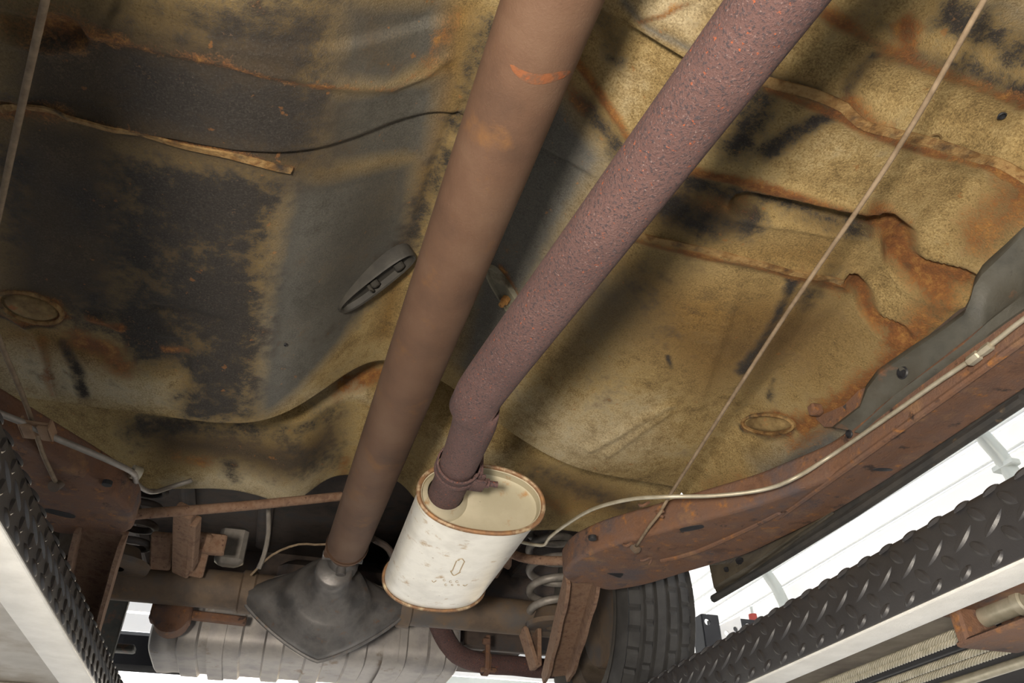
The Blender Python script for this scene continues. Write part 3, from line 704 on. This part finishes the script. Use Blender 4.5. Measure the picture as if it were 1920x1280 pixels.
# stamped arrow and worn stamp marks on the underside
def on_muf(px, py):
    d = ray(px, py); lo = None
    for t in np.linspace(1.2, 1.9, 1400):
        q = d*t; c = MC0+(MC1-MC0)*((q[1]-1.175)/.43)
        if abs((q[0]-c[0])/.1085)**2.25+abs((q[2]-c[2])/.0605)**2.25 <= 1: return q
    return d*1.5
ar = [(856, 1051), (848, 1069), (844, 1069), (851, 1078), (863, 1072), (861, 1070), (870, 1054)]
m_stamp = surf('stamp_rust', [(.34, .24, .12), (.50, .40, .26)], 60, rough=.6)
def pl(pts, r): return tube(dense([on_muf(*p) for p in pts], .003), r, 6)
put('stamped_arrow', [pl([(856, 1051), (848, 1070)], .0011), pl([(848, 1070), (845, 1070), (851, 1078), (863, 1072)], .0013), pl([(862, 1071), (870, 1054)], .0011), pl([(858, 1050), (866, 1047), (871, 1053)], .0011)], m_stamp, mu, True, 'stamped arrow pointing to the rear')
mk = []
for x, y, a, b in ((833, 1087, 2.2, 1.8), (845, 1090, 2.4, 1.8), (857, 1090, 2.6, 1.8), (836, 1096, 2.2, 1.6), (848, 1096, 2, 1.2), (860, 1096, 2, 1.2)):
    mk.append(pl([(x+a*math.cos(t), y+b*math.sin(t)) for t in np.linspace(.4, 5.4, 7)], .0006))
mk += [pl([(810, 1088), (813, 1091), (818, 1088)], .0010), pl([(868, 1096), (872, 1098), (876, 1095)], .0010)]
put('stamp_marks', mk, m_stamp, mu, True, 'row of worn stamped marks below the arrow')
# tailpipe
tpth = [(.33, 1.60, .575), (.335, 1.72, .60), (.335, 1.90, .72), (.335, 2.10, .80), P(815, 1150, Y=2.27), P(832, 1192, Y=2.34), P(858, 1226, Y=2.37), P(905, 1243, Y=2.38), P(960, 1247, Y=2.39), P(1030, 1253, Y=2.40), (1.0, 2.48, .66)]
tl = put('tailpipe', tube(dense(tpth, .02), .029, 24), m_pipe, car, True, 'dark purple tailpipe curving under the tank', auto=180)
put('outlet_clamp', [box((.36, 1.63, .552), (.045, .03, .02), .003), box((.33, 1.625, .545), (.05, .02, .012), .003), lathe([(0, .0335), (.03, .0335)], (.33, 1.61, .577), (0, 1, .1), 24)], m_pipe, tl)
hg = P(912, 1240, Y=2.36)
put('pipe_hanger', [box(P(914, 1222, Y=2.345), (.014, .02, .10), .003), box(P(912, 1202, Y=2.34), (.024, .02, .02), .004), lathe([(-.008, .033), (-.008, .036), (.008, .036), (.008, .033)], P(910, 1243, Y=2.38), (1, .05, 0), 24), box(P(915, 1256, Y=2.37), (.05, .03, .012), .003)], m_rust, tl)

# ---- rear axle
AX = np.array([.105, 2.15, .690])
axl = put('rear_axle', [tube([(-.60, 2.15, .690), (.80, 2.15, .690)], .049, 28)], m_axle, car, True, 'dark rear axle tube below the boot floor')
def dring(y, r, k, dz=0, a=.225, bl=.155, bu=.085):
    out = []
    for j in range(64):
        t = 2*PI*j/64; c, s = math.cos(t), math.sin(t)
        b = bl if s < 0 else bu
        rd = (abs(c/a)**1.25+abs(s/b)**1.25)**(-1/1.25)
        q = r*(1-k)+rd*k
        out.append((AX[0]+q*c, y, AX[2]-.012+dz+q*s))
    return out
ST = [(1.925, .040, 0, .016), (1.93, .046, 0, .016), (1.96, .047, 0, .014), (1.99, .052, 0, .008), (2.015, .066, .02, .0), (2.03, .082, .05, -.004), (2.036, .094, .08, -.006), (2.058, .100, .12, -.008),
      (2.074, .108, .25, -.008), (2.084, .116, .5, -.006), (2.096, .12, .78, -.002), (2.108, .12, .95, 0), (2.116, .12, 1, 0), (2.125, .12, 1, 0)]
df = put('differential', loft([dring(*q) for q in ST]), m_diff, axl, True, 'grey flared differential housing with pinion nose', auto=55)
rim = [np.array(q) for q in dring(2.12, .12, 1)]
put('flange_edge', tube(rim+[rim[0]], .006, 8, False), m_diff, axl)
put('rear_cover', loft([dring(2.125, .12, .95), dring(2.18, .12, .7), dring(2.24, .10, .2), dring(2.26, .06, 0), dring(2.262, .01, 0)]), m_diff, axl)
for x in (AX[0]-.205, AX[0]+.215): put('tube_collar', lathe([(-.02, .049), (-.015, .056), (.015, .056), (.02, .049)], (x, 2.15, .69), (1, 0, 0), 28), m_axle, axl)
put('bump_stop', [box(P(322, 1150, Y=2.22), (.10, .05, .05), .004), lathe([(-.03, .045), (.03, .045)], P(322, 1158, Y=2.22), (0, 1, 0), 24, caps=True)], m_rust, axl)
put('axle_bracket', [bar(P(318, 1148, Y=2.24), P(462, 1165, Y=2.24), .03, .02, (0, 0, 1), .003)], m_rust, axl)
for a, b in (((980, 1178), (1003, 1252)), ((1006, 1176), (1006, 1252))):
    put('axle_bracket', bar(P(*a, Y=2.13), P(*b, Y=2.13), .012, .06, (0, 1, 0), .002), m_arm, axl)
# control arms: channel sections
def channel(a, b, w_, h_, t=.006, open_dir=(0, -1, -.2), nar=1.0):
    a, b = np.asarray(a, float), np.asarray(b, float); d = b-a; d /= np.linalg.norm(d)
    o = np.asarray(open_dir, float); o -= d*np.dot(o, d); o /= np.linalg.norm(o); s = np.cross(d, o)
    rings = []
    L = np.linalg.norm(b-a)
    for f in np.linspace(0, 1, 13):
        c = a+(b-a)*f; wv = w_*(1+(nar-1)*f)/2
        hh = h_*(1-.35*ss(.75, 1, f))*(1-.3*ss(.15, 0, f)) + .003*math.sin(f*17)
        rings.append([c-s*wv+o*hh, c-s*wv, c+s*wv, c+s*wv+o*hh, c+s*(wv-t)+o*hh, c+s*(wv-t)+o*t, c-s*(wv-t)+o*t, c-s*(wv-t)+o*hh])
    return loft(rings)
aR = put('control_arm', channel(P(1090, 1070, Y=1.62), P(1040, 1262, Y=2.14), .080, .045, .009, (0, -.6, -1), .95), m_arm, car, True, 'rusty channel control arm at right in front of the wheel', auto=30)
put('arm_bolt', lathe([(0, .012), (.012, .012), (.012, .001)], P(1087, 1212, Y=2.04), (-1, -.5, -.3), 6), m_line, aR)
put('arm_bolt', lathe([(0, .007), (.01, .006), (.012, .001)], P(1046, 1190, Y=2.0), (-1, -.5, -.3), 8), m_line, aR)
aL = put('control_arm', channel(P(197, 985, Y=1.60), P(150, 1195, Y=2.14), .092, .045, .009, (0, -.6, -1), .9), m_arm, car, True, 'rusty channel control arm at left beside the grey runway', auto=30)
for px, s in ((342, -1), (930, 1)):
    u_arm = put('upper_arm', [bar(P(px+5, 955, Y=1.75), P(px, 1070, Y=2.06), .045, .03, (0, 1, 0), .004), bar(P(px+24, 975, Y=1.78), P(px+18, 1060, Y=2.0), .018, .03, (0, 1, 0), .003)], m_arm, car, True)
put('upper_arm_bracket', [bar(P(305, 1000, Y=1.98), P(300, 1065, Y=2.08), .05, .02, (0, 1, 0), .004), bar(P(385, 1000, Y=1.98), P(365, 1080, Y=2.06), .04, .02, (0, 1, 0), .004), box(P(400, 1020, Y=2.0), (.06, .03, .05), .004)], m_arm, car)
put('canister', [box(P(435, 1025, Y=2.3), (.08, .06, .11), .012)], m_spring, car)
# coil springs
def coil(c, r, z0, z1, turns, wr):
    return tube([(c[0]+r*math.cos(t*2*PI*turns), c[1]+r*math.sin(t*2*PI*turns), z0+(z1-z0)*t) for t in np.linspace(0, 1, int(turns*28))], wr, 10)
sp = put('coil_spring', coil((.735, 2.09), .064, .665, .935, 4.4, .0115), m_spring, car, True, 'bare grey coil spring beside the right control arm')
put('spring_seat', [lathe([(0, .02), (0, .075), (.012, .078), (.016, .06), (.05, .045), (.05, .001)], (.735, 2.09, .648), (0, 0, 1), 28)], m_axle, sp)
sp2 = put('coil_spring', coil((mir(.735)+.05, 2.05), .062, .70, .95, 5, .009), m_dark, car, True, 'dark coil spring in shadow at left')  # its shadow is put into the colour: dark metal, not spring steel
put('spring_seat', [lathe([(0, .02), (0, .075), (.012, .078), (.016, .06), (.05, .045), (.05, .001)], (mir(.735)+.05, 2.05, .685), (0, 0, 1), 28)], m_axle, sp2)
# cross tubes
put('cross_tube', tube(dense([P(225, 972, Y=1.70), P(245, 965, Y=1.71), P(400, 953, Y=1.76), P(500, 944, Y=1.80), P(640, 930, Y=1.84)], .03), .0115, 12), m_arm, car, True, 'thin rusty cross tube at left behind the frame bracket')
put('cross_tube', tube(dense([P(940, 1030, Y=1.82), P(975, 1044, Y=1.80), P(1010, 1050, Y=1.77), P(1062, 1051, Y=1.72)], .03), .0115, 12), m_arm, car, True, 'short rusty cross tube above the right coil spring')
put('fuel_hose', [tube(dense([P(503, 945, Y=2.0), P(503, 1000, Y=2.0), P(495, 1040, Y=2.0), P(485, 1065, Y=2.0)], .02), .006, 8)], m_spring, car)
put('fuel_hose', [tube(dense([P(470, 1078, Y=2.05), P(510, 1040, Y=2.0), P(560, 1020, Y=2.0), P(610, 1020, Y=2.0), P(700, 1000, Y=1.95)], .02), .003, 6)], m_cable, car)
put('fuel_hose', [tube(dense([P(700, 1010, Y=1.95), P(730, 1030, Y=2.0), P(745, 1070, Y=2.05)], .02), .009, 8)], m_dark, car)
# fuel tank
def tring(X, k, rib):
    y0, y1, z0, z1 = 2.36, 2.74, .585, .79
    cy, cz, a, b = (y0+y1)/2, (z0+z1)/2, (y1-y0)/2*k, (z1-z0)/2*k
    out = []
    for y, z in ell(0, 0, a, b, 56, 0, 5.0):
        f = 1+(rib/b if z < b*.3 else rib/b*.3); out.append((X, cy+y*f, cz+z*f))
    return out
rings = []
for X in np.linspace(-.345, .535, 150):
    e = min(X+.345, .535-X); k = .90+.10*min(1, math.sqrt(max(0, 1-(1-min(1, e/.04))**2)))
    ph = ((X+.345) % .118)/.118
    rib = -.008*(1 if .08 < ph < .62 else 0)*min(1, e/.05)
    rings.append(tring(X, k, rib))
ft = put('fuel_tank', loft(rings), m_tank, car, True, 'wide ribbed grey fuel tank behind the axle', auto=50)
for px in (405, 735):
    q = P(px, 1200, Y=2.36)
    put('tank_strap', loft([[(x, y, z) for (_, y, z) in tring(q[0], 1.0, .004)] for x in (q[0]-.022, q[0]+.022)], False), m_tank, ft)
put('bumper_bracket', [box(P(203, 1178, Y=2.75), (.075, .03, .20), .005), box(P(222, 1215, Y=2.8), (.10, .05, .02), .004)], m_inner, car)
put('rear_valance', [box(P(262, 1222, Y=3.0)+[.03, 0, 0], (.30, .05, .125), .015)], m_black, car)
# wheels
def wheel(xc_, sgn, label):
    C = np.array([xc_, 2.15, .700]); R0 = .3095
    w2 = .105
    prof = []
    xs_ = list(np.linspace(-.088, .088, 45))
    def groove(x): return any(abs(x-g) < .0042 for g in (-.052, -.018, .018, .052))
    N = 216; rings = []
    full = [(-.082, .205), (-.095, .215), (-.108, .245), (-.110, .270), (-.104, .295), (-.096, .308)]
    pr = [(x, r, 0) for x, r in full]+[(x, R0-.004*(abs(x)/.088)**3*3-(.009 if groove(x) else 0), 0 if groove(x) else 1) for x in xs_]+[(-x, r, 0) for x, r in full[::-1]]
    for x, r, tr in pr:
        ring = []
        for j in range(N):
            rr_ = r
            if tr:
                rib = int((x+.088)//.035)
                if (j+rib*2) % 6 == 0 and (abs(x) > .055 or -.05 < x < -.02 or .02 < x < .05): rr_ -= .006
            if abs(x) > .094 and .25 < r < .31 and j % 4 == 0: rr_ -= .001
            t = 2*PI*j/N; ring.append((C[0]+x, C[1]+rr_*math.cos(t), C[2]+rr_*math.sin(t)))
        rings.append(ring)
    wh = put('wheel', lathe([(-.085*sgn, .212), (-.088*sgn, .206), (-.07*sgn, .198), (-.06*sgn, .185), (.06*sgn, .185), (.07*sgn, .198), (.088*sgn, .206)], C, (1, 0, 0), 64), m_wheel, car, True, label)
    put('tyre', loft(rings, False), m_tire, wh, True, 'black tyre with grooved tread', auto=30)
    put('sidewall_band', lathe([(-.098*sgn, .215), (-.1115*sgn, .245), (-.1125*sgn, .268)], C, (1, 0, 0), 96), m_side, wh)
    holes = [ell(.12*math.cos(t), .12*math.sin(t), .030, .022, 18, t+PI/2) for t in [2*PI*k/6 for k in range(6)]]
    put('wheel_disc', plate(ell(0, 0, .186, .186, 60), holes+[ell(0, 0, .035, .035, 20)], .012, .002, [(0, 0, 1), (1, 0, 0), (0, 1, 0)], C+np.array([.03*sgn, 0, 0])), m_wheel, wh)
    put('brake_drum', lathe([(-.055*sgn, .001), (-.055*sgn, .125), (-.045*sgn, .13), (.02*sgn, .13), (.025*sgn, .12), (.025*sgn, .001)], C, (1, 0, 0), 48), m_axle, wh)
    return wh
wheel(.955, 1, 'rear wheel at right with worn ribbed tyre')
wheel(mir(.955), -1, 'rear wheel behind the left runway')
# brake lines
def pline(l): return [P(a, b, **k_) for a, b, k_ in l]
bl = put('brake_line', tube(dense(pline([(2000, 545, {'X': .857}), (1920, 598, {'X': .857}), (1835, 664, {'X': .857}), (1750, 722, {'X': .857}), (1650, 792, {'X': .857}), (1560, 853, {'X': .860}), (1490, 896, {'z': .600}), (1430, 918, {'z': .600}),
     (1340, 929, {'z': .600}), (1250, 931, {'z': .602}), (1180, 936, {'z': .62}), (1110, 955, {'z': .64}), (1055, 988, {'z': .66}), (1030, 1008, {'z': .665}), (1021, 1021, {'z': .668}), (1003, 1021, {'z': .672}), (968, 1014, {'z': .68})]), .012), .0037, 10), m_line, car, True, 'thin steel brake line along the right frame rail', auto=180)
f0, f1 = P(1815, 680, X=.855), P(1852, 652, X=.855)
dF = (f1-f0)/np.linalg.norm(f1-f0)
put('line_fitting', [lathe([(0, .005), (.003, .0075), (.02, .0075), (.022, .0055), (.03, .0065), (.042, .0065), (.043, .003)], f0, dF, 6, caps=True)], m_line, bl)
put('brake_line', tube(dense(pline([(-60, 752, {'z': .600}), (0, 775, {'z': .600}), (50, 795, {'z': .600}), (100, 819, {'z': .600}), (165, 846, {'z': .600}), (215, 868, {'z': .602}), (250, 887, {'z': .62}), (258, 908, {'z': .68}), (285, 922, {'z': .74}), (322, 912, {'z': .78}), (360, 900, {'z': .80})]), .012), .0052, 10), m_spring, car, True, 'steel brake line over the left frame bracket', auto=180)
put('line_grommet', lathe([(-.008, .006), (-.008, .013), (.008, .013), (.008, .006)], P(255, 886, z=.66), (1, .6, 0), 16), m_line, car)
# parking brake cables
cb = put('parking_cable', tube(dense(pline([(1905, -105, {'z': .70}), (1845, 0, {'z': .70}), (1670, 300, {'z': .69}), (1460, 610, {'z': .67}), (1258, 925, {'z': .63}), (1240, 958, {'z': .612}), (1215, 990, {'z': .604}), (1191, 1027, {'z': .598})]), .03), .0031, 8), m_cable, car, True, 'straight parking brake cable across the right pan', auto=180)
put('cable_end', lathe([(-.012, .003), (-.008, .009), (.006, .009), (.010, .004)], P(1191, 1027, z=.598), (-.3, .3, .6), 14, caps=True), m_axle, cb)
cb2 = put('parking_cable', tube(dense(pline([(120, -150, {'z': .66}), (85, 0, {'z': .66}), (35, 225, {'z': .665}), (0, 390, {'z': .66}), (-22, 500, {'z': .655}), (-18, 580, {'z': .65}), (0, 640, {'z': .64}), (40, 735, {'z': .625}), (62, 795, {'z': .615}), (80, 850, {'z': .605}), (104, 902, {'z': .60})]), .03), .0038, 8), m_cable, car, True, 'parking brake cable along the left edge', auto=180)
put('cable_end', lathe([(-.012, .003), (-.010, .010), (.010, .010), (.012, .004)], P(106, 908, z=.60), (.1, .4, .5), 14, caps=True), m_axle, cb2)
cq = P(68, 810, z=.596)
put('cable_clip', [box(cq+[-.0125, 0, 0], (.018, .042, .006), .002), box(cq+[.0125, 0, 0], (.018, .042, .006), .002), box(cq+[0, 0, .006], (.04, .042, .006), .002), box(cq+[.02, 0, .006], (.004, .042, .018), .001), box(cq+[-.02, 0, .006], (.004, .042, .018), .001)],
    surf('clip_brown', [(.20, .12, .07), (.28, .18, .11)], 30), cb2)

# ================================================================== LIFT RUNWAYS
XM = (.708-.263)/2
def runway(s, label):
    def fx(x): return x if s > 0 else 2*XM-x
    rw = root('lift_runway', (fx(.95), .6, .285), label, 'lift runway')
    cr = [(.756, .2905), (.709, .2905), (.7085, .293), (.735, .374), (.738, .381), (.742, .386), (.749, .3885), (1.15, .3885), (1.163, .386), (1.169, .376), (1.196, .293), (1.195, .2905), (1.148, .2905)]
    # offset inwards
    q = [np.array(p) for p in cr]; inn = []
    for i in range(len(q)):
        t = q[min(i+1, len(q)-1)]-q[max(i-1, 0)]; t /= np.linalg.norm(t)
        inn.append(q[i]+np.array([t[1], -t[0]])*.004)
    prof = [tuple(p) for p in q]+[tuple(p) for p in inn[::-1]]
    rings = [[(fx(x), Y, z) for x, z in prof] for Y in np.linspace(-1.6, 3.1, 48)]
    put('tread_plate', loft(rings), m_plate, rw, True, 'black diamond tread plate side', auto=35)
    # raised lozenges on the inner side
    geos = []
    e1 = np.array([.735-.7085, 0, .374-.293]); L = np.linalg.norm(e1); e1 /= L
    nrm = np.array([-e1[2], 0, e1[0]])
    for row, t in enumerate((.0085, .030, .052, .074, .0955)):
        for k_ in range(-4, 60):
            Y = .585+.0225*(row % 2 == 0)+.045*(k_-8)
            base = np.array([.7085, 0, .293])+e1*t; n_ = nrm; ee = e1
            if row == 4:
                base = np.array([.7395, 0, .3835]); ee = np.array([.75, 0, .66]); ee /= np.linalg.norm(ee); n_ = np.array([-ee[2], 0, ee[0]])
            base = base+np.array([0, Y, 0]); sgn = 1 if row % 2 else -1
            d = (np.array([0, 1, 0])*1+ee*1.0*sgn)/math.sqrt(2); sd = np.cross(n_, d)
            if row in (0, 4): a = .011
            else: a = .0185
            V_ = []
            for f in np.linspace(-1, 1, 9):
                wv = .0070*(1-f*f)**.8+.0005; hv = .0030*(1-f*f)**.6
                c_ = base+d*a*f
                V_.append([c_-sd*wv-n_*.001, c_-sd*wv*.55+n_*hv, c_+sd*wv*.55+n_*hv, c_+sd*wv-n_*.001])
            g = loft(V_, True)
            v = g[0].copy(); v[:, 0] = [fx(x) for x in v[:, 0]]
            geos.append((v, g[1]))
    put('tread_bars', geos, m_plate, rw, True, kind='stuff', auto=50)
    put('bottom_flange', [box(((fx(.708)+fx(.757))/2, .75, .2885), (.050, 4.7, .0042), .0015)], m_silver, rw, True, 'silver painted bottom flange')
    put('outer_flange', [box(((fx(1.147)+fx(1.196))/2, .75, .2885), (.050, 4.7, .0042), .0015)], m_silver, rw)
    put('deck_underside', [box((fx(.952), .75, .3825), (.42, 4.66, .003), .001)]+[box((fx(.952), y, .366), (.42, .05, .03), .004) for y in (-.6, 1.9)], m_inrun if s > 0 else m_inrun_lit, rw)  # left underside takes the colour with the bounce light painted in
    return rw, fx
rwR, fx = runway(1, 'right lift runway, black tread plate side with steel cables inside')
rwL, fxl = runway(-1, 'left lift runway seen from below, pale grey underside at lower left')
def rope(x, z, y0, y1, r=.0055, parent=None):
    geos = []; pitch = .036; rs = r*.31; rc = r-rs
    Ys = np.arange(y0, y1, .004)
    for k_ in range(6):
        geos.append(tube([(x+rc*math.cos(2*PI*(y/pitch+k_/6)), y, z+rc*math.sin(2*PI*(y/pitch+k_/6))) for y in Ys], rs, 6))
    o = put('lift_cable', geos, m_rope, parent, True, auto=180)
    put('rope_core', tube([(x, y0, z), (x, y1, z)], r*.62, 8), m_black, o)  # black core paints the shade in the grooves between strands
    return o
def rope_px(px, py, z): return P(px, py, z=z)[0]
rope(rope_px(1700, 1222, .312), .312, .84, 1.9, .006, rwR)
rope(rope_px(1706, 1232, .306), .306, .84, 1.9, .006, rwR)
rope(rope_px(1780, 1238, .306), .306, .3, 1.9, .006, rwR)
rope(rope_px(1815, 1243, .304), .304, .3, 1.9, .006, rwR)
put('hydraulic_rod', tube([(rope_px(1850, 1262, .306), .25, .306), (rope_px(1850, 1262, .306), 1.9, .306)], .008, 14), m_rope, rwR, True, 'smooth steel rod beside the cables')
put('air_hose', tube([(rope_px(1740, 1228, .335), .3, .335), (rope_px(1740, 1228, .335), 1.9, .335)], .009, 12), m_black, rwR)
pk = P(1838, 1162, z=.318)
put('sheave_bracket', [box(pk+[.0, .012, 0], (.06, .02, .06), .004), box(pk+[.02, -.04, -.028], (.10, .13, .008), .003), box(pk+[.065, -.04, .0], (.012, .13, .055), .003)], m_rust, rwR, True, 'rusty sheave bracket under the right runway')
put('sheave_pin', [lathe([(0, .013), (.055, .013), (.057, .016), (.068, .016), (.070, .013), (.068, .009), (.066, .009), (.066, .001)], pk+[.008, 0, .004], (.05, -1, .02), 28)], m_rope, rwR)
pk2 = P(1840, 1130, z=.335)
put('sheave_block', [box(pk2+[.02, -.02, .012], (.09, .16, .03), .004)], m_rust, rwR)

# ================================================================== perforated posts beyond the right wheel
def post(name, px, py, Yd, w_, h_, mat, label, holes):
    c = P(px, py, Y=Yd)
    t = root(name, (c[0], c[1], c[2]-h_), label, 'post')
    hs_ = [ell(x, y, r, r, 14) for x, y, r in holes]
    put('post_face', plate([(-w_/2, -h_), (w_/2, -h_), (w_/2, 0), (-w_/2, 0)], hs_, .008, .001, [(1, 0, 0), (0, 0, 1), (0, 1, 0)], c), mat, t)
    put('post_side', [box(c+[-w_/2, .04, -h_/2], (.008, .08, h_), .001), box(c+[w_/2, .04, -h_/2], (.008, .08, h_), .001)], mat, t)
    return t, c
t, c = post('perforated_post', 1330, 1152, 2.75, .070, 1.9, m_black, 'dark perforated post just right of the rear tyre', [(-.015, -.03, .013), (-.015, -.15, .013)])
t, c = post('perforated_post', 1400, 1161, 2.85, .085, 1.9, m_black, 'dark perforated post with a white side plate behind the runway', [(.0, -.03, .014), (0, -.15, .014)])
put('side_plate', plate([(-.10, -.12), (.0, -.12), (.0, 0), (-.10, -.045)], [ell(-.075, -.075, .011, .011, 12), ell(-.03, -.055, .011, .011, 12)], .006, .001, [(1, 0, 0), (0, 0, 1), (0, 1, 0)], c+[-.05, -.03, 0]), m_white, t)
c = P(1412, 1158, Y=3.05)
t = root('safety_marker', (c[0], c[1], c[2]-1.9), 'thin rod with a red sleeve above the perforated posts', 'marker')
put('rod', tube([c+[0, 0, -1.9], c+[0, 0, .05]], .006, 10), m_tube, t)
put('sleeve', lathe([(-.03, .001), (-.03, .020), (.015, .018), (.018, .001)], c, (0, 0, 1), 16), m_red, t, label='red sleeve')
